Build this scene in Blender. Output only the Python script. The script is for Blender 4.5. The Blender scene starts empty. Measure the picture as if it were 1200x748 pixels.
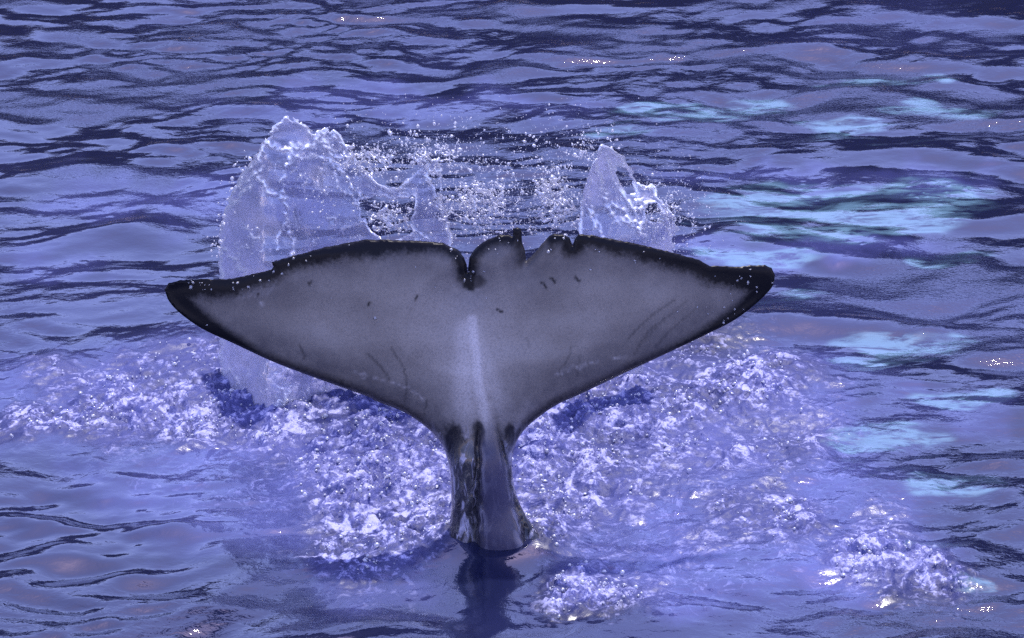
import bpy, math, random
import numpy as np
from mathutils import Vector
from mathutils.geometry import delaunay_2d_cdt

R = math.radians
scene = bpy.context.scene
COL = scene.collection

# ------------------------------------------------------------------ camera
CAM = np.array([0.0, -11.0, 4.8])
PITCH = R(20.0)
FPX = 4284.0                       # focal length in photo pixels (photo 1200 x 748)
cam_d = bpy.data.cameras.new("camera")
cam_d.sensor_fit = 'HORIZONTAL'
cam_d.sensor_width = 36.0
cam_d.lens = 36.0 * FPX / 1200.0
cam_d.clip_start = 0.1
cam_d.clip_end = 3000.0
cam = bpy.data.objects.new("camera", cam_d)
cam.location = CAM
cam.rotation_euler = (R(90) - PITCH, 0, 0)
COL.objects.link(cam)
scene.camera = cam

# ------------------------------------------------------------------ sky, sun, exposure
SUN_EL, SUN_AZ = R(71.0), R(24.0)          # beyond the tail, to the right
world = bpy.data.worlds.new("World")
scene.world = world
world.use_nodes = True
nt = world.node_tree
nt.nodes.clear()
sky = nt.nodes.new("ShaderNodeTexSky")
sky.sky_type = 'NISHITA'
sky.sun_disc = False
sky.sun_elevation = SUN_EL
sky.sun_rotation = SUN_AZ
sky.altitude = 0
sky.air_density = 1.0
sky.dust_density = 0.6
sky.ozone_density = 2.0
tint = nt.nodes.new("ShaderNodeMixRGB")
tint.blend_type = 'MULTIPLY'
tint.inputs[0].default_value = 1.0
tint.inputs[2].default_value = (1.20, 0.96, 1.30, 1)
bg = nt.nodes.new("ShaderNodeBackground")
bg.inputs[1].default_value = 0.15
wo = nt.nodes.new("ShaderNodeOutputWorld")
nt.links.new(sky.outputs[0], tint.inputs[1])
nt.links.new(tint.outputs[0], bg.inputs[0])
nt.links.new(bg.outputs[0], wo.inputs[0])

sun_d = bpy.data.lights.new("sun", 'SUN')
sun_d.energy = 2.0
sun_d.angle = R(1.5)
sun_d.color = (1.0, 0.95, 0.88)
sun = bpy.data.objects.new("sun", sun_d)
sdir = Vector((math.sin(SUN_AZ) * math.cos(SUN_EL), math.cos(SUN_AZ) * math.cos(SUN_EL), math.sin(SUN_EL)))
sun.rotation_euler = sdir.to_track_quat('Z', 'Y').to_euler()
sun.location = sdir * 30
COL.objects.link(sun)

scene.render.engine = 'CYCLES'
scene.view_settings.view_transform = 'Standard'
scene.view_settings.look = 'None'
scene.view_settings.gamma = 1.0
scene.view_settings.use_curve_mapping = False
scene.view_settings.exposure = 1.2
cy = scene.cycles
cy.use_denoising = False
cy.max_bounces = 8
cy.transmission_bounces = 6
cy.transparent_max_bounces = 12
cy.glossy_bounces = 4
cy.caustics_reflective = False
cy.caustics_refractive = False
cy.sample_clamp_indirect = 4.0

# ------------------------------------------------------------------ helpers
rng = np.random.default_rng(11)
random.seed(5)
CF = np.array([0, math.cos(PITCH), -math.sin(PITCH)])
CU = np.array([0, math.sin(PITCH), math.cos(PITCH)])


def ray(px, py):
    px = np.asarray(px, float); py = np.asarray(py, float)
    d = CF[None, :] + ((px - 600) / FPX)[:, None] * np.array([[1.0, 0, 0]]) - ((py - 374) / FPX)[:, None] * CU[None, :]
    return d


def at_y(px, py, Y):
    """photo direction -> point standing at distance Y behind the tail"""
    d = ray(np.atleast_1d(px), np.atleast_1d(py))
    t = (Y - CAM[1]) / d[:, 1]
    return CAM[None, :] + d * t[:, None]


def to_px(P):
    v = P - CAM[None, :]
    z = v @ CF
    return 600 + FPX * v[:, 0] / z, 374 - FPX * (v @ CU) / z


def sstep(a, b, x):
    t = np.clip((x - a) / (b - a), 0, 1)
    return t * t * (3 - 2 * t)


_perm = np.random.default_rng(3).permutation(256)
_perm = np.concatenate([_perm, _perm])
_ga = np.random.default_rng(4).uniform(0, 2 * math.pi, 256)
_gx, _gy = np.cos(_ga), np.sin(_ga)


def perlin(x, y):
    xi = np.floor(x).astype(np.int64); yi = np.floor(y).astype(np.int64)
    xf = x - xi; yf = y - yi
    u = xf * xf * xf * (xf * (xf * 6 - 15) + 10)
    v = yf * yf * yf * (yf * (yf * 6 - 15) + 10)

    def g(ix, iy, dx, dy):
        h = _perm[_perm[ix & 255] + (iy & 255)]
        return _gx[h] * dx + _gy[h] * dy
    a = g(xi, yi, xf, yf); b = g(xi + 1, yi, xf - 1, yf)
    c = g(xi, yi + 1, xf, yf - 1); d = g(xi + 1, yi + 1, xf - 1, yf - 1)
    return ((a + (b - a) * u) * (1 - v) + (c + (d - c) * u) * v) * 1.5


def fbm(x, y, o=4, g=0.5):
    s = 0; a = 1.0
    for i in range(o):
        s = s + a * perlin(x + 17.3 * i, y - 9.1 * i); x = x * 2.03; y = y * 2.03; a *= g
    return s


def ridged(x, y, o=4, g=0.55):
    s = 0; a = 1.0
    for i in range(o):
        s = s + a * (1 - 2 * np.abs(perlin(x + 31.7 * i, y + 5.3 * i))); x = x * 2.05; y = y * 2.05; a *= g
    return s


def poly_dist(P, poly, closed=True):
    Q = np.roll(poly, -1, 0) if closed else poly[1:]
    A = poly if closed else poly[:-1]
    best = np.full(len(P), 1e18)
    for a, b in zip(A, Q):
        ab = b - a; L = ab @ ab + 1e-12
        t = np.clip(((P - a) @ ab) / L, 0, 1)
        d = P - (a + t[:, None] * ab)
        best = np.minimum(best, (d * d).sum(1))
    return np.sqrt(best)


def inside(P, poly):
    x, y = P[:, 0], P[:, 1]
    c = np.zeros(len(P), bool)
    Q = np.roll(poly, -1, 0)
    for (x1, y1), (x2, y2) in zip(poly, Q):
        m = (y1 > y) != (y2 > y)
        xx = (x2 - x1) * (y - y1) / (y2 - y1 + 1e-12) + x1
        c ^= m & (x < xx)
    return c


def resample(pts, step):
    pts = np.asarray(pts, float)
    out = []
    for a, b in zip(pts[:-1], pts[1:]):
        n = max(1, int(round(np.linalg.norm(b - a) / step)))
        for i in range(n):
            out.append(a + (b - a) * i / n)
    out.append(pts[-1])
    return np.array(out)


def catmull(pts, n=8):
    p = np.asarray(pts, float)
    p = np.vstack([2 * p[0] - p[1], p, 2 * p[-1] - p[-2]])
    out = []
    for i in range(1, len(p) - 2):
        for k in range(n):
            t = k / n
            out.append(0.5 * (2 * p[i] + (p[i + 1] - p[i - 1]) * t + (2 * p[i - 1] - 5 * p[i] + 4 * p[i + 1] - p[i + 2]) * t * t
                              + (3 * p[i] - p[i - 1] - 3 * p[i + 1] + p[i + 2]) * t ** 3))
    out.append(p[-2])
    return np.array(out)


def mesh_np(name, V, F, smooth=True):
    """V (n,3), F (m,k) all faces with k corners"""
    me = bpy.data.meshes.new(name)
    V = np.ascontiguousarray(V, np.float32); F = np.ascontiguousarray(F, np.int32)
    m, k = F.shape
    me.vertices.add(len(V)); me.vertices.foreach_set("co", V.ravel())
    me.loops.add(m * k); me.loops.foreach_set("vertex_index", F.ravel())
    me.polygons.add(m)
    me.polygons.foreach_set("loop_start", np.arange(0, m * k, k, dtype=np.int32))
    if smooth:
        me.polygons.foreach_set("use_smooth", np.ones(m, bool))
    me.update(calc_edges=True)
    return me


def attr(me, name, vals):
    a = me.attributes.new(name, 'FLOAT', 'POINT')
    a.data.foreach_set("value", np.ascontiguousarray(vals, np.float32))


def add(name, me, mat, label=None, cat=None, kind=None, group=None):
    o = bpy.data.objects.new(name, me)
    COL.objects.link(o)
    me.materials.clear(); me.materials.append(mat)
    if label: o["label"] = label
    if cat: o["category"] = cat
    if kind: o["kind"] = kind
    if group: o["group"] = group
    return o


class NT:
    def __init__(self, name):
        self.m = bpy.data.materials.new(name); self.m.use_nodes = True
        self.t = self.m.node_tree; self.t.nodes.clear()
        self.out = self.t.nodes.new("ShaderNodeOutputMaterial")

    def n(self, typ, **kw):
        nd = self.t.nodes.new(typ)
        ins = kw.pop("ins", {})
        for k, v in kw.items(): setattr(nd, k, v)
        for k, v in ins.items(): self.put(nd, k, v)
        return nd

    def put(self, nd, k, v):
        if isinstance(v, bpy.types.NodeSocket): self.t.links.new(v, nd.inputs[k])
        elif isinstance(v, bpy.types.Node): self.t.links.new(v.outputs[0], nd.inputs[k])
        else: nd.inputs[k].default_value = v

    def math(self, op, a, b=0.0, c=None, clamp=False):
        nd = self.n("ShaderNodeMath", operation=op, use_clamp=clamp)
        self.put(nd, 0, a); self.put(nd, 1, b)
        if c is not None: self.put(nd, 2, c)
        return nd.outputs[0]

    def rng(self, v, a, b, c=0.0, d=1.0, smooth=True):
        nd = self.n("ShaderNodeMapRange", interpolation_type='SMOOTHSTEP' if smooth else 'LINEAR')
        for i, q in enumerate((v, a, b, c, d)): self.put(nd, i, q)
        return nd.outputs[0]

    def mix(self, f, a, b):
        nd = self.n("ShaderNodeMixRGB"); self.put(nd, 0, f); self.put(nd, 1, a); self.put(nd, 2, b)
        return nd.outputs[0]

    def attr(self, name):
        return self.n("ShaderNodeAttribute", attribute_name=name).outputs["Fac"]

    def noise(self, vec, scale, detail=3.0, rough=0.55, dist=0.0):
        return self.n("ShaderNodeTexNoise", ins={"Vector": vec, "Scale": scale, "Detail": detail, "Roughness": rough, "Distortion": dist}).outputs["Fac"]

    def scale(self, vec, s, loc=(0, 0, 0), rot=(0, 0, 0)):
        return self.n("ShaderNodeMapping", ins={0: vec, 1: loc, 2: rot, 3: s}).outputs[0]

    def obj(self):
        return self.n("ShaderNodeTexCoord").outputs["Object"]


# ------------------------------------------------------------------ materials
def mat_water():
    N = NT("water")
    co = N.obj()
    churn, aer, turq_refl = N.attr("churn"), N.attr("aerated"), N.attr("turquoise_reflection")
    # body colour: deep water, water clouded by air, foam
    n1 = N.noise(N.scale(co, (1.0, 0.6, 1)), 3.0, 5, 0.6, 0.4)
    body = N.mix(N.math('MULTIPLY', aer, N.rng(n1, 0.25, 0.75, 0.5, 1.0)), (0.005, 0.007, 0.027, 1), (0.074, 0.082, 0.235, 1))
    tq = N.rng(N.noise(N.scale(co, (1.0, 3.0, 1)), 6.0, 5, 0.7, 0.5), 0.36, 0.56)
    body = N.mix(N.math('MULTIPLY', turq_refl, tq), body, (0.12, 0.22, 0.27, 1))  # cyan reflection painted into the body colour
    nf = N.noise(co, 85.0, 4, 0.75, 1.0)
    nf2 = N.noise(co, 7.0, 4, 0.65, 2.0)
    thr = N.math('SUBTRACT', 0.86, N.math('MULTIPLY', churn, 0.40))
    nf3 = N.noise(N.scale(co, (1.0, 0.7, 1), rot=(0, 0, R(25))), 20.0, 3, 0.6, 1.6)
    big = N.math('ADD', N.math('MULTIPLY', N.rng(nf2, 0.30, 0.70), 0.55), N.math('MULTIPLY', N.rng(nf3, 0.30, 0.70), 0.45))
    f = N.math('ADD', N.math('MULTIPLY', nf, 0.42), N.math('MULTIPLY', big, 0.58))
    f = N.math('ADD', f, N.math('MULTIPLY', N.attr("crest"), 0.16))
    foam = N.math('MULTIPLY', N.math('SUBTRACT', f, N.math('SUBTRACT', thr, 0.06)), 4.0, clamp=True)
    foam = N.math('MULTIPLY', foam, N.math('MULTIPLY', churn, 2.0, clamp=True))
    lace = N.math('MULTIPLY', N.rng(N.math('ABSOLUTE', N.math('SUBTRACT', N.noise(N.scale(co, (1.0, 0.8, 1)), 8.0, 5, 0.6, 1.8), 0.5)), 0.0, 0.035, 1.0, 0.0), N.math('MULTIPLY', N.rng(aer, 0.45, 0.95), N.rng(nf2, 0.40, 0.62)))
    body = N.mix(N.math('MULTIPLY', lace, 0.55), body, (0.26, 0.27, 0.52, 1))
    col = N.mix(foam, body, N.mix(N.rng(f, 0.62, 0.86), (0.092, 0.098, 0.27, 1), (0.40, 0.40, 0.60, 1)))
    # fine ripples
    w1 = N.noise(N.scale(co, (1.0, 1.35, 1)), 24.0, 3, 0.55, 0.5)
    w2 = N.noise(co, 70.0, 2, 0.6, 0.3)
    rip, glit = N.attr("ripple"), N.attr("glitter")
    h = N.math('ADD', N.math('MULTIPLY', w1, rip), N.math('MULTIPLY', w2, N.math('ADD', glit, N.math('MULTIPLY', churn, 0.5))))
    bump = N.n("ShaderNodeBump", ins={"Strength": 1.0, "Distance": 0.011, "Height": h})
    rough = N.math('ADD', 0.03, N.math('MULTIPLY', N.rng(churn, 0.04, 0.4), 0.5))
    p = N.n("ShaderNodeBsdfPrincipled", ins={"Base Color": col, "Roughness": rough, "IOR": 1.80, "Normal": bump.outputs[0]})
    N.put(p, "Specular IOR Level", N.rng(churn, 0.03, 0.4, 0.5, 0.12))
    N.put(N.out, 0, p)
    return N.m


def mat_added_slope():
    N = NT("added_slope")
    co = N.obj()
    c = N.mix(N.rng(N.noise(co, 0.9, 6, 0.7), 0.35, 0.65), (0.014, 0.014, 0.015, 1), (0.045, 0.038, 0.034, 1))
    p = N.n("ShaderNodeBsdfPrincipled", ins={"Base Color": c, "Roughness": 0.9})
    N.put(N.out, 0, p)
    return N.m


def mat_splash(name, milky, white, ridge, glass, flash, base):
    N = NT(name)
    co = N.obj()
    b1 = N.n("ShaderNodeBump", ins={"Strength": 0.5, "Distance": 0.004, "Height": N.noise(co, 18.0, 2, 0.5, 0.6)})
    g = N.n("ShaderNodeBsdfPrincipled", ins={"Base Color": (0.93, 0.92, 1, 1), "Roughness": 0.02, "IOR": 1.33, "Transmission Weight": 1.0, "Normal": b1.outputs[0]})
    th = N.attr("thick")
    cw = N.mix(th, white, (0.90, 0.90, 0.97, 1))
    d = N.n("ShaderNodeBsdfPrincipled", ins={"Base Color": cw, "Roughness": 0.2, "IOR": 1.33, "Normal": b1.outputs[0]})
    t = N.n("ShaderNodeBsdfTranslucent", ins={"Color": cw, "Normal": b1.outputs[0]})
    dt = N.n("ShaderNodeMixShader", ins={0: 0.62, 1: d, 2: t})
    fac = N.math('MULTIPLY', N.rng(N.noise(co, 9.0, 5, 0.65, 0.5), 0.3, 0.75, 0.55, 1.25), milky)
    fac = N.math('ADD', fac, N.math('MULTIPLY', th, ridge), clamp=True)
    # a film this thin lets most light straight through; only its thicker lumps bend it
    tr = N.n("ShaderNodeBsdfTransparent", ins={"Color": (0.97, 0.97, 1.0, 1)})
    gl = N.n("ShaderNodeBsdfGlossy", ins={"Roughness": 0.03, "Normal": b1.outputs[0]})
    fr = N.n("ShaderNodeFresnel", ins={"IOR": 1.33, "Normal": b1.outputs[0]})
    film = N.n("ShaderNodeMixShader", ins={0: fr.outputs[0], 1: tr, 2: gl})
    clear = N.n("ShaderNodeMixShader", ins={0: glass, 1: film, 2: g})
    m = N.n("ShaderNodeMixShader", ins={0: fac, 1: clear, 2: dt})
    # the crests and beads are full of tiny facets that flash in the sun
    fl = N.n("ShaderNodeBsdfGlossy", ins={"Color": (1, 1, 1, 1), "Roughness": 0.42, "Normal": b1.outputs[0]})
    m = N.n("ShaderNodeMixShader", ins={0: N.math('MULTIPLY', N.math('ADD', th, base), flash, clamp=True), 1: m, 2: fl})
    N.put(N.out, 0, m)
    return N.m


def mat_whale():
    N = NT("whale_skin")
    co = N.obj()
    dT, dL, u, v = N.attr("d_trailing"), N.attr("d_leading"), N.attr("span"), N.attr("height")
    ped, keel, tip = N.attr("stock"), N.attr("keel"), N.attr("tip")
    nb = N.noise(co, 14.0, 5, 0.7)
    nf = N.noise(co, 70.0, 4, 0.7)
    rag = N.math('ADD', N.math('MULTIPLY', N.math('SUBTRACT', nb, 0.5), 0.055), N.math('MULTIPLY', N.math('SUBTRACT', nf, 0.5), 0.045))
    tw = N.attr("band")
    bt = N.rng(N.math('SUBTRACT', N.math('ADD', dT, N.math('MULTIPLY', rag, N.rng(tw, 0.0, 0.04, 0.15, 1.0))), tw), -0.012, 0.032, 1.0, 0.0)
    lw = N.math('ADD', 0.007, N.math('MULTIPLY', tip, 0.05))
    bl = N.rng(N.math('SUBTRACT', N.math('ADD', dL, N.math('MULTIPLY', rag, 0.5)), lw), -0.008, 0.03, 1.0, 0.0)
    blk = N.math('MAXIMUM', bt, bl)
    blk = N.math('MAXIMUM', blk, N.attr("patch"))
    # grey belly side, mottled
    m1 = N.noise(co, 5.0, 6, 0.62)
    m2 = N.noise(co, 160.0, 2, 0.6)
    grey = N.mix(N.rng(m1, 0.3, 0.7), (0.222, 0.198, 0.175, 1), (0.305, 0.275, 0.243, 1))
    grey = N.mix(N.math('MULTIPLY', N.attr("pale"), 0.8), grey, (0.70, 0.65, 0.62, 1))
    grey = N.mix(N.rng(m2, 0.4, 0.72, 0.0, 0.35), grey, (0.10, 0.090, 0.08, 1))
    # sooty zone next to the leading edge and tips
    soot = N.math('MULTIPLY', N.rng(N.math('MINIMUM', dL, dT), 0.01, 0.20, 0.85, 0.0), N.rng(nb, 0.25, 0.7, 0.45, 1.0))
    grey = N.mix(soot, grey, (0.07, 0.066, 0.075, 1))
    col = N.mix(blk, grey, (0.006, 0.006, 0.009, 1))
    # stock: dark skin under a running film of water
    col = N.mix(N.math('MULTIPLY', ped, 0.9), col, (0.018, 0.017, 0.026, 1))
    col = N.mix(N.math('MULTIPLY', keel, ped), col, (0.05, 0.047, 0.088, 1))  # lavender sheen of the wet keel put into the skin colour
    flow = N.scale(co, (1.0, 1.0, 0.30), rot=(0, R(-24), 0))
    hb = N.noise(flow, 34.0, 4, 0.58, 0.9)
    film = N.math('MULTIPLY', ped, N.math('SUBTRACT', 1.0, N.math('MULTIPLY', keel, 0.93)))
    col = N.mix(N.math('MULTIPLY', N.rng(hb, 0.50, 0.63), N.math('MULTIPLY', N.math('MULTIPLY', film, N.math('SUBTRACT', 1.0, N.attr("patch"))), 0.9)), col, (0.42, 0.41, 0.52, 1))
    h = N.math('ADD', N.math('MULTIPLY', hb, film), N.math('MULTIPLY', nf, 0.02))
    bump = N.n("ShaderNodeBump", ins={"Strength": 1.0, "Distance": 0.022, "Height": h})
    rough = N.math('SUBTRACT', 0.36, N.math('MULTIPLY', film, 0.28))
    p = N.n("ShaderNodeBsdfPrincipled", ins={"Base Color": col, "Roughness": rough, "IOR": 1.40, "Normal": bump.outputs[0]})
    N.put(p, "Specular IOR Level", N.math('SUBTRACT', 0.5, N.math('MULTIPLY', blk, 0.3)))
    N.put(p, "Coat Weight", N.math('MULTIPLY', film, 0.8)); p.inputs["Coat Roughness"].default_value = 0.05
    N.put(N.out, 0, p)
    return N.m


M_WATER = mat_water()
M_SHEET = mat_splash("splash_water", 0.38, (0.68, 0.68, 0.86, 1), 0.40, 0.0, 0.75, 0.08)
M_DROP = mat_splash("droplet_water", 0.45, (0.95, 0.95, 0.98, 1), 0.2, 0.4, 0.34, 0.6)
M_ADDED_SLOPE = mat_added_slope()
M_WHALE = mat_whale()

# ------------------------------------------------------------------ water surface
def spaced(a, b, step0, step1):
    out = [a]; x = a
    while x < b:
        x += step0 + (step1 - step0) * (x - a) / (b - a); out.append(x)
    return out


def stretch(x0, sgn, limit, step):
    out = []; x = x0; s = step
    while abs(x) < limit:
        s *= 1.28; x += sgn * s; out.append(x)
    return out


xs_f = list(np.arange(-3.2, 3.2001, 0.0085))
xs = np.array(stretch(-3.2, -1, 400, 0.0085)[::-1] + xs_f + stretch(xs_f[-1], 1, 400, 0.0085))
ys_f = spaced(-1.25, 7.6, 0.0065, 0.015)
ys = np.array(stretch(-1.25, -1, 60, 0.0065)[::-1] + ys_f + stretch(ys_f[-1], 1, 900, 0.015))
GX, GY = np.meshgrid(xs, ys)
nx, ny = len(xs), len(ys)
gx, gy = GX.ravel(), GY.ravel()
flat = np.stack([gx, gy, np.zeros_like(gx)], 1)
near = (np.abs(gx) < 4) & (gy > -3) & (gy < 9)
pu, pv = np.full(len(gx), -9e3), np.full(len(gx), -9e3)
pu[near], pv[near] = to_px(flat[near])


def blobs(u, v, lst):
    m = np.zeros(len(u))
    for cx, cy_, rx, ry, s in lst:
        q = ((u - cx) / rx) ** 2 + ((v - cy_) / ry) ** 2
        m = np.maximum(m, s * np.exp(-q * q * 0.9))
    return m


CHURN = [(40, 497, 60, 24, .8), (110, 497, 95, 28, .9), (230, 492, 95, 32, .85), (330, 470, 90, 62, 1.0), (400, 470, 90, 45, .95), (445, 560, 75, 95, 1.0), (480, 620, 50, 40, 1.0),
         (400, 650, 55, 30, .6), (540, 520, 90, 90, .95), (660, 545, 65, 75, 1.0), (640, 600, 60, 42, .95), (725, 470, 110, 52, .95), (700, 595, 40, 30, .7),
         (850, 452, 100, 40, .85), (930, 455, 50, 25, .5), (800, 515, 80, 30, .6), (870, 545, 60, 25, .5), (700, 678, 62, 32, .9), (930, 605, 60, 34, .7), (1035, 640, 50, 44, .78), (1080, 690, 40, 30, .8),
         (170, 425, 110, 30, .42), (90, 430, 60, 25, .4), (740, 400, 150, 45, .5), (340, 400, 90, 60, .7), (560, 400, 250, 60, .7), (830, 640, 60, 20, .4), (250, 455, 120, 50, .6), (760, 555, 130, 45, .45), (900, 500, 90, 40, .45), (860, 610, 70, 30, .5), (140, 450, 110, 40, .5), (600, 470, 120, 60, .9)]
AER = [(180, 470, 260, 75, 1), (380, 520, 230, 130, 1), (330, 560, 140, 60, .9), (560, 540, 220, 105, 1), (760, 540, 230, 130, 1), (900, 560, 150, 160, .9), (880, 450, 150, 60, .8),
       (1010, 640, 110, 80, .95), (790, 655, 210, 60, .9), (440, 665, 110, 40, .7), (200, 230, 200, 34, .6), (480, 120, 240, 22, .45), (90, 310, 90, 22, .5), (1080, 470, 90, 25, .5),
       (940, 440, 120, 30, .6), (900, 215, 160, 20, .5), (1100, 210, 90, 20, .6), (920, 290, 180, 18, .6)]
wob = fbm(gx * 2.2, gy * 1.2, 4) * 38
wob2 = fbm(gx * 2.2 + 50, gy * 1.2 + 9, 4) * 26
churn = np.zeros(len(gx))
for cx, cy_, rx_, ry_, s_ in CHURN:
    q = ((pu + wob - cx) / (rx_ * 1.12)) ** 2 + ((pv + wob2 - cy_) / (ry_ * 1.12)) ** 2
    churn = np.maximum(churn, s_ * np.exp(-q ** 1.25))
churn *= .72 + .28 * sstep(-.5, .5, fbm(gx * 3.1 + 2, gy * 2.2, 3))
aer = blobs(pu + wob * 1.2, pv + wob2, AER)
aer = np.maximum(aer, churn * 0.9)
aer = np.maximum(aer, 0.02 + 0.12 * sstep(-.1, .8, fbm(gx * .8, gy * .6, 3)))
turq_refl = blobs(pu + wob * .7, pv + wob2 * .35, [(990, 250, 150, 34, 1), (1090, 235, 80, 30, 1), (1075, 400, 85, 16, 1), (1010, 420, 50, 10, .9), (1030, 508, 75, 17, 1), (1110, 565, 70, 14, 1), (830, 128, 110, 14, .9), (990, 145, 60, 9, .7), (1085, 640, 50, 9, .8),
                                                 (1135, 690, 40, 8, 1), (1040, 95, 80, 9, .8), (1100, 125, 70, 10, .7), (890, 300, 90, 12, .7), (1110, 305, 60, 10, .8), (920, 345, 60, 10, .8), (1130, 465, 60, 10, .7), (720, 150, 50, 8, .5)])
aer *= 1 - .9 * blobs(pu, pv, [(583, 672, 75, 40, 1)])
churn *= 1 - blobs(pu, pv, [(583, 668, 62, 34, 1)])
turq_refl = .85 * sstep(.16, .52, turq_refl * (.75 + .75 * fbm(gx * 2.5 + .8 * gy, gy * 7, 4))) * (1 - churn)
# --- waves
wr = np.random.default_rng(21)
wx = gx + 0.10 * fbm(gx * 1.1, gy * 1.1, 2)
wy = gy + 0.12 * fbm(gx * 1.1 + 40, gy * 1.1 + 7, 2)
h = np.zeros_like(gx)
fade = 1.0 / (1.0 + (np.maximum(0, np.abs(gx) - 3.5) / 6) ** 2 + (np.maximum(0, np.abs(gy - 3) - 5) / 12) ** 2)
calm = sstep(-.5, .6, fbm(gx * .55 + 3, gy * .4, 2))       # patches of lively and of quiet water
for i in range(72):
    lam = 10 ** wr.uniform(math.log10(0.09), math.log10(0.9))
    th = math.pi / 2 + R(10) + wr.normal(0, .62)
    k = 2 * math.pi / lam
    slope = 0.038 if lam < .3 else 0.032 if lam < .45 else 0.014
    a = slope / k
    ph = wr.uniform(0, 6.283)
    s = np.sin(k * (math.cos(th) * wx + math.sin(th) * wy) + ph)
    if lam < .5:
        s = .55 * s + .45 * (1 - 2 * np.abs(np.sin(.5 * (k * (math.cos(th) * wx + math.sin(th) * wy) + ph))))
    if lam < .3:
        s = s * (0.35 + 0.95 * calm) * (1 - .2 * sstep(700, 950, pu) * (pv < 500))
    h += a * s
h *= fade
# right-hand side carries a longer swell
h += 0.010 * sstep(650, 1000, pu) * np.sin(8.0 * (wy + .3 * wx) + 1.8 * fbm(gx * 1.3, gy, 2))
bl = blobs(pu, pv, [(120, 630, 170, 75, 1)])
h = h * (1 - .3 * bl) + .030 * bl * fbm(gx * 2.6, gy * 3.8, 2)
# quiet the chop where the water wells up
up = blobs(pu, pv, [(480, 665, 260, 40, .8), (640, 660, 60, 40, .5), (250, 560, 170, 45, .6), (800, 590, 160, 45, .55)])
h *= 1 - 0.7 * up
# churned water: boiling lumps and torn crests
q1 = fbm(gx * 4 + 3, gy * 4, 3) * .10
rx = ridged((gx + q1) * 7.5, (gy + q1) * 6.0, 5, .58)
rb = ridged((gx - q1) * 17, (gy + q1) * 15, 3, .6) - .6
rc = fbm(gx * 42, gy * 40, 2, .6)
ch2 = churn ** 1.2
crest = sstep(.2, 1.5, rx + .9 * rb)
h += ch2 * (0.026 * rx + 0.010 * rb + 0.004 * rc + 0.008)
# small bumps thrown up by falling drops
h += (1 - churn) * aer * 0.004 * sstep(.35, .9, fbm(gx * 22, gy * 18, 2)) * near
# water drawn up round the tail stock
BX, BY = at_y(580, 640, 0)[0][0], 0.0
rr = np.sqrt(((gx - BX) / 1.0) ** 2 + ((gy - BY) / 1.1) ** 2)
h += 0.030 * np.exp(-np.maximum(rr - 0.13, 0) / 0.07) * (rr < 1.2)
h += 0.012 * np.exp(-((gx - BX) / .26) ** 2 - ((gy - .02) / .13) ** 2)
h += 0.020 * np.exp(-((gx - (BX - .13)) / .085) ** 2 - ((gy - .01) / .10) ** 2) + 0.014 * np.exp(-((gx - (BX + .15)) / .085) ** 2 - ((gy - .01) / .10) ** 2)
h -= 0.012 * np.exp(-((rr - 0.5) / .16) ** 2)
ripple = (0.07 + 0.26 * calm) * (1 - .6 * up) * (1 - .7 * bl)
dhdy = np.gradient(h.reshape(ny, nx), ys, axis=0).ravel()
turq_refl = turq_refl * (.15 + .85 * sstep(-.09, .0, dhdy))  # painted cyan kept mostly to facets that mirror the sky
V = np.stack([gx, gy, h], 1)
idx = np.arange(nx * ny).reshape(ny, nx)
F = np.stack([idx[:-1, :-1], idx[:-1, 1:], idx[1:, 1:], idx[1:, :-1]], -1).reshape(-1, 4)
wm = mesh_np("water", V, F)
attr(wm, "churn", churn); attr(wm, "aerated", aer); attr(wm, "turquoise_reflection", turq_refl); attr(wm, "ripple", ripple); attr(wm, "crest", crest)
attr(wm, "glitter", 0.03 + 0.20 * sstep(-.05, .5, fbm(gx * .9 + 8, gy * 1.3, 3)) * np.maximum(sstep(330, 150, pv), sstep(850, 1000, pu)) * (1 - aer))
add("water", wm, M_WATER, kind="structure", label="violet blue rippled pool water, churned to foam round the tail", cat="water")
# unseen dark bank added beyond the pool to darken the ripple reflections
hx, hy = np.meshgrid(np.arange(-70, 70.1, .7), np.arange(26, 80, .7))
prof = (9.2 + .9 * sstep(1.0, 4.5, hx) + 1.5 * sstep(6, 12, hx)) + 1.1 * fbm(hx * .25, hx * 0 + 3.3, 3) + 8 * sstep(32, 70, hy)
hz = prof * sstep(25.5, 29.5, hy) - .3 + (.7 * fbm(hx * .8, hy * .8, 4)) * sstep(26.5, 28.5, hy)
hi = np.arange(hx.size).reshape(hx.shape)
hf = np.stack([hi[:-1, :-1], hi[:-1, 1:], hi[1:, 1:], hi[1:, :-1]], -1).reshape(-1, 4)
add("added_dark_slope", mesh_np("added_dark_slope", np.stack([hx.ravel(), hy.ravel(), hz.ravel()], 1), hf), M_ADDED_SLOPE, "unseen dark bank added beyond the water to darken the ripple reflections", "added_dark_slope", "structure")
HG = h.reshape(ny, nx)
CG = churn.reshape(ny, nx)


def sample(G, x, y):
    i = np.clip(np.searchsorted(xs, x), 0, nx - 1); j = np.clip(np.searchsorted(ys, y), 0, ny - 1)
    return G[j, i]


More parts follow.
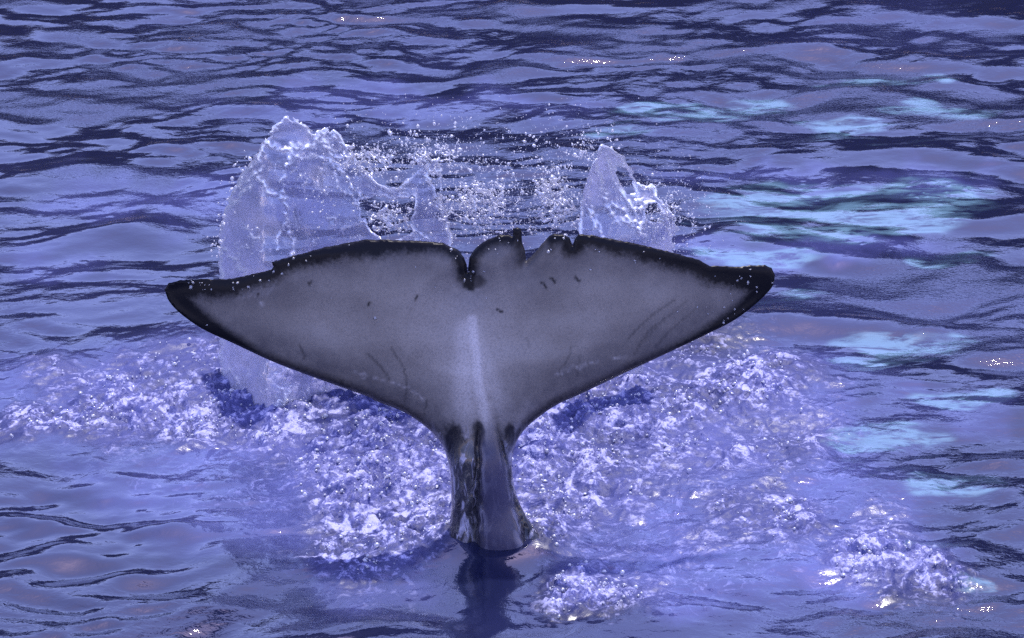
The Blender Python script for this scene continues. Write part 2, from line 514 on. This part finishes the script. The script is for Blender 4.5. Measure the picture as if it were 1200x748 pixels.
# ------------------------------------------------------------------ the whale's tail
TOP = [(193, 339.5), (197.6, 332), (212, 327.8), (236, 327.2), (260, 327.6), (276, 326), (302, 320), (318, 316), (320.5, 313), (318.6, 307.4), (340.5, 301), (372.5, 292), (404.6, 285),
       (427, 281), (450, 280.8), (469, 281.7), (501, 282.7), (520, 285), (529, 290), (537, 293.4), (543.5, 301.4), (547, 310), (547.8, 320), (549, 310), (550, 301.4), (556.8, 291.4), (566, 283.8),
       (575.6, 280), (586, 275), (592, 275.6), (601.2, 276.3), (601, 267.4), (606, 266.2), (611, 267.6), (611.7, 284), (615.2, 293.4), (616.4, 306), (621.7, 302), (637, 284), (643.7, 276.7), (649, 273.9),
       (660, 275), (667.5, 278), (671, 287.5), (674, 280), (678, 274.5), (695, 276.2), (713, 279), (745, 285.6), (784, 295), (817.6, 304), (832, 312), (861, 312.5), (880, 311.2), (896, 311), (904, 314), (908, 322)]
RIGHT = [(908, 322), (907, 331), (902.6, 339.5), (886.6, 355.5), (861, 375), (829, 391.5), (784, 413), (732.5, 437), (684.4, 460), (652.7, 474.5), (628, 491.4), (612, 507), (603, 525), (600, 543), (603, 571), (613.7, 599.5), (631, 624), (648, 645), (664, 680), (672, 720), (676, 780)]
LEFT = [(488, 780), (492, 720), (502, 680), (516, 652), (525, 631), (528.5, 592.4), (527.6, 560.5), (523.3, 535.7), (514.4, 516), (496.7, 498.5), (472, 482.5), (440, 470), (430, 464.6), (372.5, 444), (321, 424.5), (276, 403.7), (238, 386), (212, 368), (198, 353), (193, 339.5)]
top = resample(TOP, 2.2)
right = resample(catmull(RIGHT, 6), 2.2)
left = resample(catmull(LEFT, 6), 2.2)
bot = resample([right[-1], left[0]], 4)
# the trailing edge is a little frayed
jit = np.stack([np.zeros(len(top)), 0.9 * perlin(top[:, 0] * .23, top[:, 0] * 0 + .5)], 1)
top = top + jit * (np.arange(len(top)) > 2)[:, None] * (np.arange(len(top)) < len(top) - 3)[:, None]
outline = np.vstack([top[:-1], right[:-1], bot[:-1], left[:-1]])
gu, gv = np.meshgrid(np.arange(190, 912, 2.6), np.arange(264, 780, 2.6))
gu = gu + 0.65 * ((np.arange(gu.shape[0]) % 2)[:, None])
cand = np.stack([gu.ravel(), gv.ravel()], 1)
cand = cand[inside(cand, outline)]
cand = cand[poly_dist(cand, outline) > 1.3]
nb_ = len(outline)
allp = np.vstack([outline, cand])
res = delaunay_2d_cdt([Vector(p) for p in allp], [(i, (i + 1) % nb_) for i in range(nb_)], [], 1, 0.0001)
tv = np.array([tuple(p) for p in res[0]])
tf = np.array([f for f in res[2] if len(f) == 3], int)
PXM = 1 / 357.0
dTop = poly_dist(tv, top, False); dSide = np.minimum(poly_dist(tv, right, False), poly_dist(tv, left, False))
dBot = poly_dist(tv, bot, False)
dAll = np.minimum(np.minimum(dTop, dSide), dBot)
edge = dAll < 1e-3
# left / right limit of the stock for each height
lv = left[np.argsort(left[:, 1])]; rv = right[np.argsort(right[:, 1])]
xl = np.interp(tv[:, 1], lv[:, 1], lv[:, 0]); xr = np.interp(tv[:, 1], rv[:, 1], rv[:, 0])
u, v = tv[:, 0], tv[:, 1]
stock = sstep(485, 545, v)
# half thickness
Rl = 46 + 0 * u
t_lead = np.sqrt(np.clip(1 - (1 - np.clip(dSide / Rl, 0, 1)) ** 2, 0, 1))
t_trail = np.clip(dTop / 120, 0, 1) ** 0.8
span = np.abs(u - 555) / 355
T_fl = (0.052 * (1 - span) + 0.010) * t_lead * (0.10 + 0.90 * t_trail) * sstep(0, 5, dTop) ** .5
halfw = np.maximum((xr - xl) / 2, 1)
s = np.clip((u - (xl + xr) / 2) / halfw, -1, 1)
T_st = (0.05 + 0.10 * sstep(470, 640, v)) * np.sqrt(np.clip(1 - s ** 2, 0, 1))
T = T_fl * (1 - stock) + T_st * stock
# keel running up the belly side of the stock
kc = np.interp(v, [380, 500, 560, 632, 780], [553, 572, 579, 587, 592]) + 1.4 * perlin(v * .06, v * 0 + 2.2)
kw = np.interp(v, [380, 450, 500, 560, 632, 780], [4, 6, 8.5, 15, 25, 40]) + 1.2 * perlin(v * .11, v * 0 + 7.7)
kq = (u - kc) / kw
amp = 0.016 * sstep(370, 520, v)
keelb = amp * np.exp(-(np.abs(kq) ** 4))
groove = -0.026 * sstep(470, 540, v) * np.exp(-((np.abs(kq) - 1.22) / .22) ** 2)
flank = 0.006 * sstep(500, 560, v) * fbm(u * .09 + v * .03, v * .022, 3) * (np.abs(kq) > 1.3)
inn = np.clip(dAll / 8, 0, 1)
front = T * (1 - .55 * sstep(520, 620, v)) + (keelb + groove + flank) * inn
back = T * 1.0
# sheet the tail hangs on: leaning away at the top, tips swept back
lean = 0.00015 * (640 - v)
sweep = 0.16 * span ** 2
und = 0.009 * fbm(u * .008, v * .012, 2)
Ymid = lean + sweep + und * inn - 0.01 * sstep(500, 640, v)
Pf = at_y(u, v, 0)
def place(Y):
    d = ray(u, v); t = (Y - CAM[1]) / d[:, 1]
    return CAM[None, :] + d * t[:, None]
Pf = place(Ymid - front); Pb = place(Ymid + back)
Pb[edge] = Pf[edge]
nvt = len(tv)
bidx = np.arange(nvt); bidx[~edge] = nvt + np.arange((~edge).sum())
Vw = np.vstack([Pf, Pb[~edge]])
ar = np.cross(tv[tf[:, 1]] - tv[tf[:, 0]], tv[tf[:, 2]] - tv[tf[:, 0]])
tf[ar > 0] = tf[ar > 0][:, ::-1]          # image y points down
Fw = np.vstack([tf, bidx[tf][:, ::-1]])
whm = mesh_np("killer_whale", Vw, Fw)
def both(a): return np.concatenate([a, a[~edge]])
tip = np.clip(sstep(.68, 1.0, span), 0, 1) * (0.8 + .2 * (u < 555))
patch = np.zeros(nvt)
def dark(cx, cy_, rx, ry, st):
    global patch
    q = ((u - cx) / rx) ** 2 + ((v - cy_) / ry) ** 2
    q = q * (1 + .5 * fbm(u * .12, v * .12, 3))
    patch = np.maximum(patch, st * (1 - sstep(.45, 1.3, q)))
patch = np.maximum(patch, sstep(500, 540, v) * np.exp(-((np.abs(kq) - 1.16) / (.10 + 2.2 / kw)) ** 2) * .95)  # shading of the grooves beside the keel, painted dark
dark(532, 517, 12, 22, .95); dark(561, 510, 8, 18, .9); dark(598, 511, 7, 17, .9); dark(549, 324, 10, 17, 1.0); dark(556, 330, 13, 9, .75); dark(604, 272, 6, 8, 1.0)
def mark(pts, w, st):
    global patch
    d = poly_dist(tv, np.asarray(pts, float), False)
    patch = np.maximum(patch, st * (1 - sstep(w * .4, w * 1.2, d)))
for m_ in ([(486, 351), (489, 348)], [(431, 358), (433.5, 355)], [(362, 333), (364, 330)], [(301, 346), (303, 344)], [(646, 326), (651, 331)], [(674, 325), (679, 330)], [(635, 331), (641, 338)], [(583, 363), (588, 366)]):
    mark(m_, 1.7, .95)
for m_ in ([(458, 408), (470, 426), (476, 445), (474, 478)], [(430, 414), (448, 432), (456, 445)], [(352, 405), (357, 420)], [(670, 402), (666, 420), (655, 436)], [(790, 352), (760, 373), (735, 398)], [(806, 352), (776, 377), (748, 408)],
           [(815, 362), (785, 388), (766, 409)], [(780, 372), (757, 392), (744, 416)], [(680, 415), (676, 440)], [(500, 470), (497, 488)], [(618, 396), (620, 408)], [(240, 355), (250, 347)]):
    mark(catmull(m_, 5), random.uniform(1.1, 1.7), random.uniform(.22, .48))
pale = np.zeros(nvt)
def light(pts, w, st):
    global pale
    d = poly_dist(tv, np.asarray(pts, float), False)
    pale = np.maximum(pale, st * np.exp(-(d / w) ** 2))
light([(553, 375), (560, 450), (574, 520)], 8, 1.2); light([(548, 385), (545, 480)], 20, .7); light([(556, 385), (590, 490)], 14, .5); light([(620, 478), (606, 500)], 9, .5); light([(568, 430), (600, 485)], 9, .35); light([(550, 360), (555, 480)], 45, .35)  # highlight down the centre ridge, painted as pale streaks
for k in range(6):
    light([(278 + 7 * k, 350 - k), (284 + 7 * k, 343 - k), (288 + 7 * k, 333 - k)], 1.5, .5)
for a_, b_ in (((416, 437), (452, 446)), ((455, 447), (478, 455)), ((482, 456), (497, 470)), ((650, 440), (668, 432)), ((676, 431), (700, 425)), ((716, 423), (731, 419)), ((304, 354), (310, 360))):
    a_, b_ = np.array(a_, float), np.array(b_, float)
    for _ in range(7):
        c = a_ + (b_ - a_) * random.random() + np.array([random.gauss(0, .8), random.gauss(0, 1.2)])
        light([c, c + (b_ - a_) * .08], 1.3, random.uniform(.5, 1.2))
rake = sstep(30, 80, dTop) * (1 - stock)
for nm, a_ in (("d_trailing", dTop * PXM), ("d_leading", dSide * PXM), ("span", span), ("height", (640 - v) * PXM), ("stock", stock), ("keel", np.exp(-(np.abs(kq) ** 6)) * sstep(430, 520, v)), ("tip", tip), ("patch", patch), ("pale", np.clip(pale, 0, 1)), ("band", PXM * np.interp(u, [193, 215, 260, 300, 330, 372, 427, 470, 505, 528, 540, 556, 580, 600, 611, 614, 640, 646, 668, 700, 760, 820, 850, 880, 908], [30, 20, 19, 14, 12, 14, 18, 13, 9, 8, 10, 8, 7, 9, 5, .3, .5, 9, 10, 12, 15, 17, 20, 30, 40])), ("rake", rake)):
    attr(whm, nm, both(a_))
add("killer_whale", whm, M_WHALE, "killer whale's raised tail with black-edged grey flukes, nicked trailing edge and wet dark stock", "whale")

# ------------------------------------------------------------------ splashes: thin sheets of water with raised cords and rims
def depth_left(u, v):
    return 1.38 + 0.30 * ((u - 345) / 90) ** 2 * (u < 345) + 0.10 * np.sin(u * .035) + 0.0011 * (300 - v) * 0.6


def depth_right(u, v):
    return 1.32 + 0.0022 * (u - 700) + 0.05 * np.sin(v * .05 + u * .03)


def cut(tv, tri, f):
    """keep the part of a triangle net where f > 0, cut cleanly along f = 0; returns verts, tris, source index pairs and weights"""
    pos = f > 0
    c = pos[tri].sum(1)
    keep = tri[c == 3]
    def order(t, want):                       # rotate so that the odd vertex comes first
        m = pos[t] == want
        k = m.argmax(1)
        return np.stack([t[np.arange(len(t)), (k + i) % 3] for i in range(3)], 1)
    t1 = order(tri[c == 1], True); t2 = order(tri[c == 2], False)
    E = np.vstack([t1[:, [0, 1]], t1[:, [0, 2]], t2[:, [0, 1]], t2[:, [0, 2]]])
    Es = np.sort(E, 1)
    ue, inv = np.unique(Es, axis=0, return_inverse=True)
    inv = inv.ravel() + len(tv)
    n1, n2 = len(t1), len(t2)
    e01, e02 = inv[:n1], inv[n1:2 * n1]
    g01, g02 = inv[2 * n1:2 * n1 + n2], inv[2 * n1 + n2:]
    F = np.vstack([keep, np.stack([t1[:, 0], e01, e02], 1), np.stack([g01, t2[:, 1], t2[:, 2]], 1), np.stack([g01, t2[:, 2], g02], 1)])
    fa, fb = f[ue[:, 0]], f[ue[:, 1]]
    w = np.clip(fa / (fa - fb), .03, .97)[:, None]
    V = np.vstack([tv, tv[ue[:, 0]] * (1 - w) + tv[ue[:, 1]] * w])
    edge = np.zeros(len(V), bool); edge[len(tv):] = True
    used = np.unique(F); rm = np.full(len(V), -1); rm[used] = np.arange(len(used))
    return V[used], rm[F], edge[used]


def net(x0, y0, x1, y1, step):
    a, b = np.meshgrid(np.arange(x0, x1, step), np.arange(y0, y1, step))
    a = a + .5 * step * (np.arange(a.shape[0]) % 2)[:, None]
    i = np.arange(a.size).reshape(a.shape)
    q = np.stack([i[:-1, :-1], i[:-1, 1:], i[1:, 1:], i[1:, :-1]], -1).reshape(-1, 4)
    return np.stack([a.ravel(), b.ravel()], 1), np.vstack([q[:, [0, 1, 2]], q[:, [0, 2, 3]]])


def shell(V2, F, edge, t, th, Y):
    u, v = V2[:, 0], V2[:, 1]
    t = np.where(edge, 0, t)
    A, B = at_y(u, v, Y - t), at_y(u, v, Y + t)
    n = len(u); bi = np.arange(n); bi[~edge] = n + np.arange((~edge).sum())
    ar = np.cross(V2[F[:, 1]] - V2[F[:, 0]], V2[F[:, 2]] - V2[F[:, 0]])
    F = F.copy(); F[ar > 0] = F[ar > 0][:, ::-1]
    return np.vstack([A, B[~edge]]), np.vstack([F, bi[F][:, ::-1]]), np.concatenate([th, th[~edge]])


def sheet(outer, holes, depth, filaments, step=1.35, seed=0.0):
    outer = np.asarray(outer, float)
    x0, y0 = outer.min(0) - 9; x1, y1 = outer.max(0) + 9
    g, tri = net(x0, y0, x1, y1, step)

    def field(p):
        sd = poly_dist(p, outer) * np.where(inside(p, outer), 1, -1)
        for q in holes:
            q = np.asarray(q, float)
            sd = np.minimum(sd, poly_dist(p, q) * np.where(inside(p, q), -1, 1))
        a, b = p[:, 0], p[:, 1]
        f = sd + 2.2 * fbm(a * .085 + seed, b * .085, 3)
        zone = np.exp(-np.clip(sd, 0, None) / 9.0)
        return f - 9 * zone * np.clip(fbm(a * .11 + 20 + seed, b * .11, 2) - .28, 0, 1)
    tv, tf, edge = cut(g, tri, field(g))
    u, v = tv[:, 0], tv[:, 1]
    d = np.clip(field(tv), 0, None)
    t = 0.0022 + .0006 * fbm(u * .03 + seed, v * .03, 2)
    rimw = .3 + .8 * sstep(-.4, .5, fbm(u * .07 + seed, v * .07, 2))
    rim = np.exp(-((d - 1.8) / 2.0) ** 2) * rimw
    t += .007 * rim; th = np.clip(1.15 * rim, 0, 1)
    for f, fr in filaments:
        c = resample(catmull(f, 6), 2.0)
        c = c + np.stack([fbm(c[:, 0] * .09 + seed, c[:, 1] * .09, 3) * 3.2, fbm(c[:, 0] * .09 + 9, c[:, 1] * .09 + seed, 3) * 3.2], 1)
        ii = np.where((u > c[:, 0].min() - 16) & (u < c[:, 0].max() + 16) & (v > c[:, 1].min() - 16) & (v < c[:, 1].max() + 16))[0]
        if not len(ii): continue
        df = poly_dist(tv[ii], c, False)
        bead = .35 + .95 * np.clip(perlin(u[ii] * .17 + fr * 999, v[ii] * .17) + .3, 0, 1)
        w = fr * 357 * .8 * bead
        g_ = np.exp(-(df / w) ** 2)
        t[ii] = np.maximum(t[ii], .0022 + fr * .9 * bead * g_); th[ii] = np.maximum(th[ii], g_ * np.clip(bead * 1.1, 0, 1))
    # fine net of veins between the cords, little craters and beads
    vein = np.exp(-(fbm(u * .045 + 7 + seed, v * .035, 3) / .04) ** 2) * sstep(.0, .5, fbm(u * .025 + seed, v * .025 + 5, 2))
    t += .003 * vein; th = np.maximum(th, .9 * vein)
    sp = .9 * sstep(.72, .95, fbm(u * .2 + seed, v * .2, 2)) * sstep(-.2, .4, fbm(u * .03, v * .03 + seed, 2))
    t += .004 * sp; th = np.maximum(th, .8 * sp)
    t = np.clip(t, .0014, None) * np.sqrt(np.clip(d / 1.8, 0.02, 1))
    Y = depth(u, v) + 0.034 * fbm(u * .014 + seed, v * .012, 2) + .003 * fbm(u * .05, v * .05 + seed, 2)
    V3, F3, th3 = shell(tv, tf, edge, t, th, Y)
    me = mesh_np("splash", V3, F3)
    attr(me, "thick", np.clip(th3, 0, 1))
    return me


def lace(blob_list, layers, Y0, step=1.15, seed=0.0):
    """torn water: strings, rags and lumps thinning out into drops"""
    bl_ = np.array(blob_list, float)
    x0, x1 = (bl_[:, 0] - 1.5 * bl_[:, 2]).min(), (bl_[:, 0] + 1.5 * bl_[:, 2]).max()
    y0, y1 = (bl_[:, 1] - 1.5 * bl_[:, 3]).min(), (bl_[:, 1] + 1.5 * bl_[:, 3]).max()
    VV, FF, TT, off = [], [], [], 0
    for L in range(layers):
        sd = seed + 13.7 * L
        g, tri = net(x0, y0, x1, y1, step)
        def field(p):
            a, b = p[:, 0], p[:, 1]
            env = blobs(a + 9 * fbm(a * .04 + sd, b * .04, 2), b + 9 * fbm(a * .04, b * .04 + sd, 2), blob_list)
            wa, wb = a + 4 * fbm(a * .05 + sd, b * .05, 2), b + 4 * fbm(a * .05, b * .05 + sd + 8, 2)
            strings = .12 - np.abs(fbm(wa * .055 + sd, wb * .055, 2)) - .30 * np.clip(perlin(a * .09 + sd, b * .09 + 3) + .15, 0, 1)
            lumps = .55 * (perlin(wa * .145 + sd * 2, wb * .145) - .50)
            tiny = .45 * (perlin(wa * .27 - sd, wb * .27 + 11) - .50)
            f = np.maximum(np.maximum(strings, lumps), tiny)
            return f - .42 * (1 - env)
        tv, tf, edge = cut(g, tri, field(g))
        if not len(tf): continue
        f = np.clip(field(tv), 0, None)
        t = .011 * np.sqrt(np.clip(f / .11, 0, 1))
        Y = Y0 + .13 * (L - (layers - 1) / 2) + .06 * fbm(tv[:, 0] * .03 + sd, tv[:, 1] * .03, 2)
        a, b, c = shell(tv, tf, edge, t, np.clip(.25 + f * 3, 0, .8), Y)
        VV.append(a); FF.append(b + off); TT.append(c); off += len(a)
    me = mesh_np("spray", np.vstack(VV), np.vstack(FF))
    attr(me, "thick", np.concatenate(TT))
    return me


LEFT_OUT = [(262, 500), (258, 450), (257, 400), (257, 323), (256, 279), (262, 249), (272, 223), (287, 199), (303, 176), (310.6, 161), (325, 143.5), (333, 139), (340, 137.6), (348, 139), (354.7, 143.5), (366.5, 155), (374, 152), (381, 150), (391.5, 152), (400, 161),
            (413.5, 179), (428, 202), (440, 212), (457.6, 221.5), (466, 219), (472, 214), (484, 204), (493, 198), (486, 188), (490, 183), (499, 182), (508, 183), (513.5, 187), (519, 202), (516.5, 229), (522, 246.5), (527, 262), (531, 280), (536, 320), (540, 380), (530, 440), (500, 490)]
LEFT_HOLES = [[(423, 236), (440, 231), (462, 235), (484, 231), (486, 248), (478, 258), (484, 270), (470, 279), (450, 281), (436, 272), (424, 252)],
              [(503, 206), (509, 201), (515, 214), (513, 224)], [(386, 258), (391, 257), (391, 262), (387, 263)]]
LF = [([(311, 163), (322, 172), (338, 176), (352, 172), (366, 170), (378, 162), (392, 160)], .013), ([(303, 176), (311, 165), (325, 145), (340, 138), (354, 144), (366, 156)], .009),
      ([(343, 172), (338, 195), (330, 212), (333, 228), (338, 250), (340, 268), (344, 290), (342, 305)], .0085), ([(304, 208), (312, 222), (325, 228), (331, 236)], .010), ([(335, 262), (327, 276), (325, 292)], .006),
      ([(287, 200), (298, 192), (304, 182), (312, 168)], .012), ([(272, 224), (284, 214), (296, 206), (305, 200)], .013), ([(262, 250), (274, 240), (284, 226), (296, 216)], .011), ([(257, 285), (268, 300), (280, 312), (290, 325)], .008),
      ([(281, 262), (290, 270), (302, 280)], .006), ([(366, 158), (380, 172), (392, 190), (404, 205), (416, 225), (428, 246), (438, 266), (452, 282)], .0095), ([(381, 152), (384, 170), (398, 184), (412, 182)], .012), ([(392, 205), (402, 222), (418, 238)], .009),
      ([(386, 180), (394, 200), (404, 196)], .008), ([(440, 212), (458, 223), (474, 214), (492, 199)], .010), ([(487, 186), (499, 190), (508, 206), (515, 218), (518, 236)], .011), ([(499, 182), (512, 188), (519, 203)], .009), ([(470, 262), (486, 268), (500, 280)], .006),
      ([(262, 480), (258, 450), (266, 432), (276, 448), (272, 470)], .007), ([(340, 176), (352, 186), (372, 180), (386, 190)], .009)]
sp1 = sheet(LEFT_OUT, LEFT_HOLES, depth_left, LF)
add("splash", sp1, M_SHEET, "tall domed sheet of splashing water behind the fluke with deeper leading edge nick", "splash")

RIGHT_OUT = [(672, 440), (676, 380), (676, 300), (678, 273.7), (680, 231), (688, 210), (697, 188), (700, 176), (704.5, 169.4), (712, 171), (718, 175), (731, 184), (739, 196), (746, 211), (752, 216), (758, 217.5), (764, 216), (768.7, 220), (772.7, 231), (783, 241.6), (790, 255), (793, 268), (790, 290), (780, 340), (770, 400), (750, 440)]
RIGHT_HOLES = [[(722, 196), (731, 196), (740, 212), (744, 226), (735, 228), (727, 214)], [(756, 240), (768, 240), (776, 252), (768, 262), (758, 256)]]
RF = [([(704, 170), (718, 176), (731, 185), (739, 197), (746, 212)], .009), ([(699, 180), (700, 200), (706, 222), (714, 240), (722, 256), (738, 260), (756, 262)], .012), ([(712, 182), (716, 205), (726, 222), (736, 236), (746, 250)], .011), ([(746, 212), (757, 217), (769, 221), (772, 232)], .013),
      ([(697, 190), (690, 215), (692, 240), (702, 262), (706, 280)], .008), ([(728, 200), (738, 214), (748, 232), (752, 250)], .010), ([(748, 232), (762, 236), (776, 246), (784, 260)], .009), ([(680, 232), (690, 246), (700, 268)], .008), ([(718, 240), (730, 246), (742, 262), (760, 280)], .012), ([(764, 262), (778, 264), (790, 272)], .008)]
sp2 = sheet(RIGHT_OUT, RIGHT_HOLES, depth_right, RF, seed=3.7)
add("splash", sp2, M_SHEET, "narrow pointed fin of splashing water behind the doubly notched fluke", "splash")

# ------------------------------------------------------------------ droplets
def ico(level):
    import bmesh
    bm = bmesh.new(); bmesh.ops.create_icosphere(bm, subdivisions=level, radius=1.0)
    v_ = np.array([x.co[:] for x in bm.verts]); f_ = np.array([[x.index for x in f.verts] for f in bm.faces]); bm.free()
    return v_, f_


ICO1, ICO2 = ico(1), ico(2)


def drops(name, P, r, label, tall=0.5):
    Vs, Fs, off = [], [], 0
    for big, (iv, fi) in ((False, ICO1), (True, ICO2)):
        k = (r > .0055) == big
        if not k.any(): continue
        p, q = P[k], r[k]
        n = len(p)
        sc_ = q[:, None] * rng.uniform(1 - tall, 1 + tall, (n, 3))
        ang = rng.uniform(-.9, .9, n); c, s_ = np.cos(ang), np.sin(ang)
        lo = iv[None] * sc_[:, None, :]
        lo = np.stack([lo[..., 0] * c[:, None] - lo[..., 2] * s_[:, None], lo[..., 1], lo[..., 0] * s_[:, None] + lo[..., 2] * c[:, None]], -1)
        Vs.append((p[:, None] + lo).reshape(-1, 3))
        Fs.append((fi[None] + (np.arange(n) * len(iv))[:, None, None]).reshape(-1, 3) + off)
        off += n * len(iv)
    me = mesh_np(name, np.vstack(Vs), np.vstack(Fs))
    return add(name, me, M_DROP, label, "droplets", "stuff")


def cloud(n, cx, cy_, sx, sy, Y=1.3, sY=.18, r=(.0018, .0036), pw=2.6):
    uu = rng.normal(cx, sx, n); vv = rng.normal(cy_, sy, n)
    # clumped into strings
    q = fbm(uu * .06, vv * .06, 3)
    k = q > rng.uniform(-.7, .35, n)
    uu, vv = uu[k], vv[k]
    P = at_y(uu, vv, Y + rng.normal(0, sY, len(uu)))
    rr_ = r[0] + (r[1] * 1.7 - r[0]) * rng.random(len(uu)) ** pw
    return P, rr_


def along(pts, n, spread, Y=1.3, r=(.0025, .005)):
    c = catmull(pts, 20)
    i = rng.integers(0, len(c), n)
    p = c[i] + rng.normal(0, spread, (n, 2))
    return at_y(p[:, 0], p[:, 1], Y + rng.normal(0, .06, n)), r[0] + (r[1] * 1.6 - r[0]) * rng.random(n) ** 2.5


lm = lace([(560, 240, 45, 42, 1), (520, 240, 24, 40, .9), (650, 235, 36, 52, 1), (685, 180, 24, 18, .9), (430, 188, 54, 28, 1), (505, 185, 44, 26, .95), (455, 256, 38, 24, 1), (465, 195, 40, 22, .7), (785, 250, 24, 36, .9), (765, 215, 18, 16, .8), (610, 205, 50, 26, .7), (590, 262, 40, 22, .8)], 4, 1.30)
add("spray", lm, M_DROP, "torn strings and rags of white water flung up behind the flukes between the splashes", "spray", "stuff")
S = [cloud(330, 560, 230, 40, 34), cloud(200, 575, 245, 18, 28), cloud(160, 525, 245, 22, 25), cloud(260, 650, 230, 30, 36), cloud(120, 610, 200, 40, 30), along([(690, 165), (672, 175), (655, 200), (645, 225), (650, 260)], 90, 8), along([(590, 205), (588, 230), (578, 260), (560, 275)], 90, 8),
     cloud(170, 440, 192, 32, 20), along([(470, 165), (490, 160), (520, 172), (535, 190)], 60, 9), cloud(120, 452, 256, 24, 16), cloud(110, 540, 205, 20, 30), cloud(130, 790, 262, 20, 18), cloud(80, 770, 232, 18, 18), cloud(70, 690, 160, 22, 10), cloud(50, 500, 155, 40, 9),
     along([(254, 300), (256, 260), (270, 220), (294, 184)], 60, 5), cloud(90, 320, 265, 34, 36, Y=1.33, sY=.03), cloud(50, 380, 240, 30, 30, Y=1.33, sY=.03)]
S += [cloud(2600, cx, cy_, sx, sy, r=(.0009, .0013), pw=2) for cx, cy_, sx, sy in ((560, 235, 48, 42), (455, 205, 60, 36), (660, 225, 46, 44), (770, 250, 34, 32))]
PS = np.vstack([a for a, b in S]); RS = np.concatenate([b for a, b in S])
drops("droplets", PS, RS, "fine white water droplets flying loose above the flukes")

# droplets and bubbles skipping over the churned water
n = 60000
xx, yy = rng.uniform(-2.4, 2.4, n), rng.uniform(-1.0, 3.6, n)
cc = sample(CG, xx, yy)
k = rng.random(n) < np.clip((cc - .25) * 1.25, 0, 1) * (.25 + 1.0 * sstep(-.3, .6, fbm(xx * 5, yy * 5, 3)))
xx, yy = xx[k], yy[k]
zz = sample(HG, xx, yy)
rd = .0022 + .0052 * rng.random(len(xx)) ** 3
PD = np.stack([xx, yy, zz + rd * .3 + .02 * rng.random(len(xx)) ** 5], 1)
drops("foam", PD, rd, "white bubbles and beads of foam boiling on the churned water round the stock")

# beads of water on the skin of the flukes
tvf = Pf
pick = []
def bead(n, cx, cy_, sx, sy):
    for _ in range(n):
        a_ = np.array([random.gauss(cx, sx), random.gauss(cy_, sy)])
        i_ = np.argmin(((tv - a_) ** 2).sum(1))
        if not edge[i_]: pick.append(i_)
bead(26, 245, 333, 28, 6); bead(8, 300, 320, 25, 7); bead(10, 345, 305, 20, 6); bead(10, 590, 288, 14, 6); bead(6, 532, 293, 4, 6); bead(14, 870, 330, 22, 10); bead(16, 850, 365, 25, 8); bead(12, 740, 300, 60, 10); bead(8, 640, 292, 30, 12); bead(6, 552, 325, 4, 8); bead(14, 500, 330, 160, 30)
PB = tvf[pick]; RB = .0022 + .0034 * rng.random(len(pick)) ** 2.0
drops("water_beads", PB, RB, "small bright beads of water clinging to the skin of the flukes")
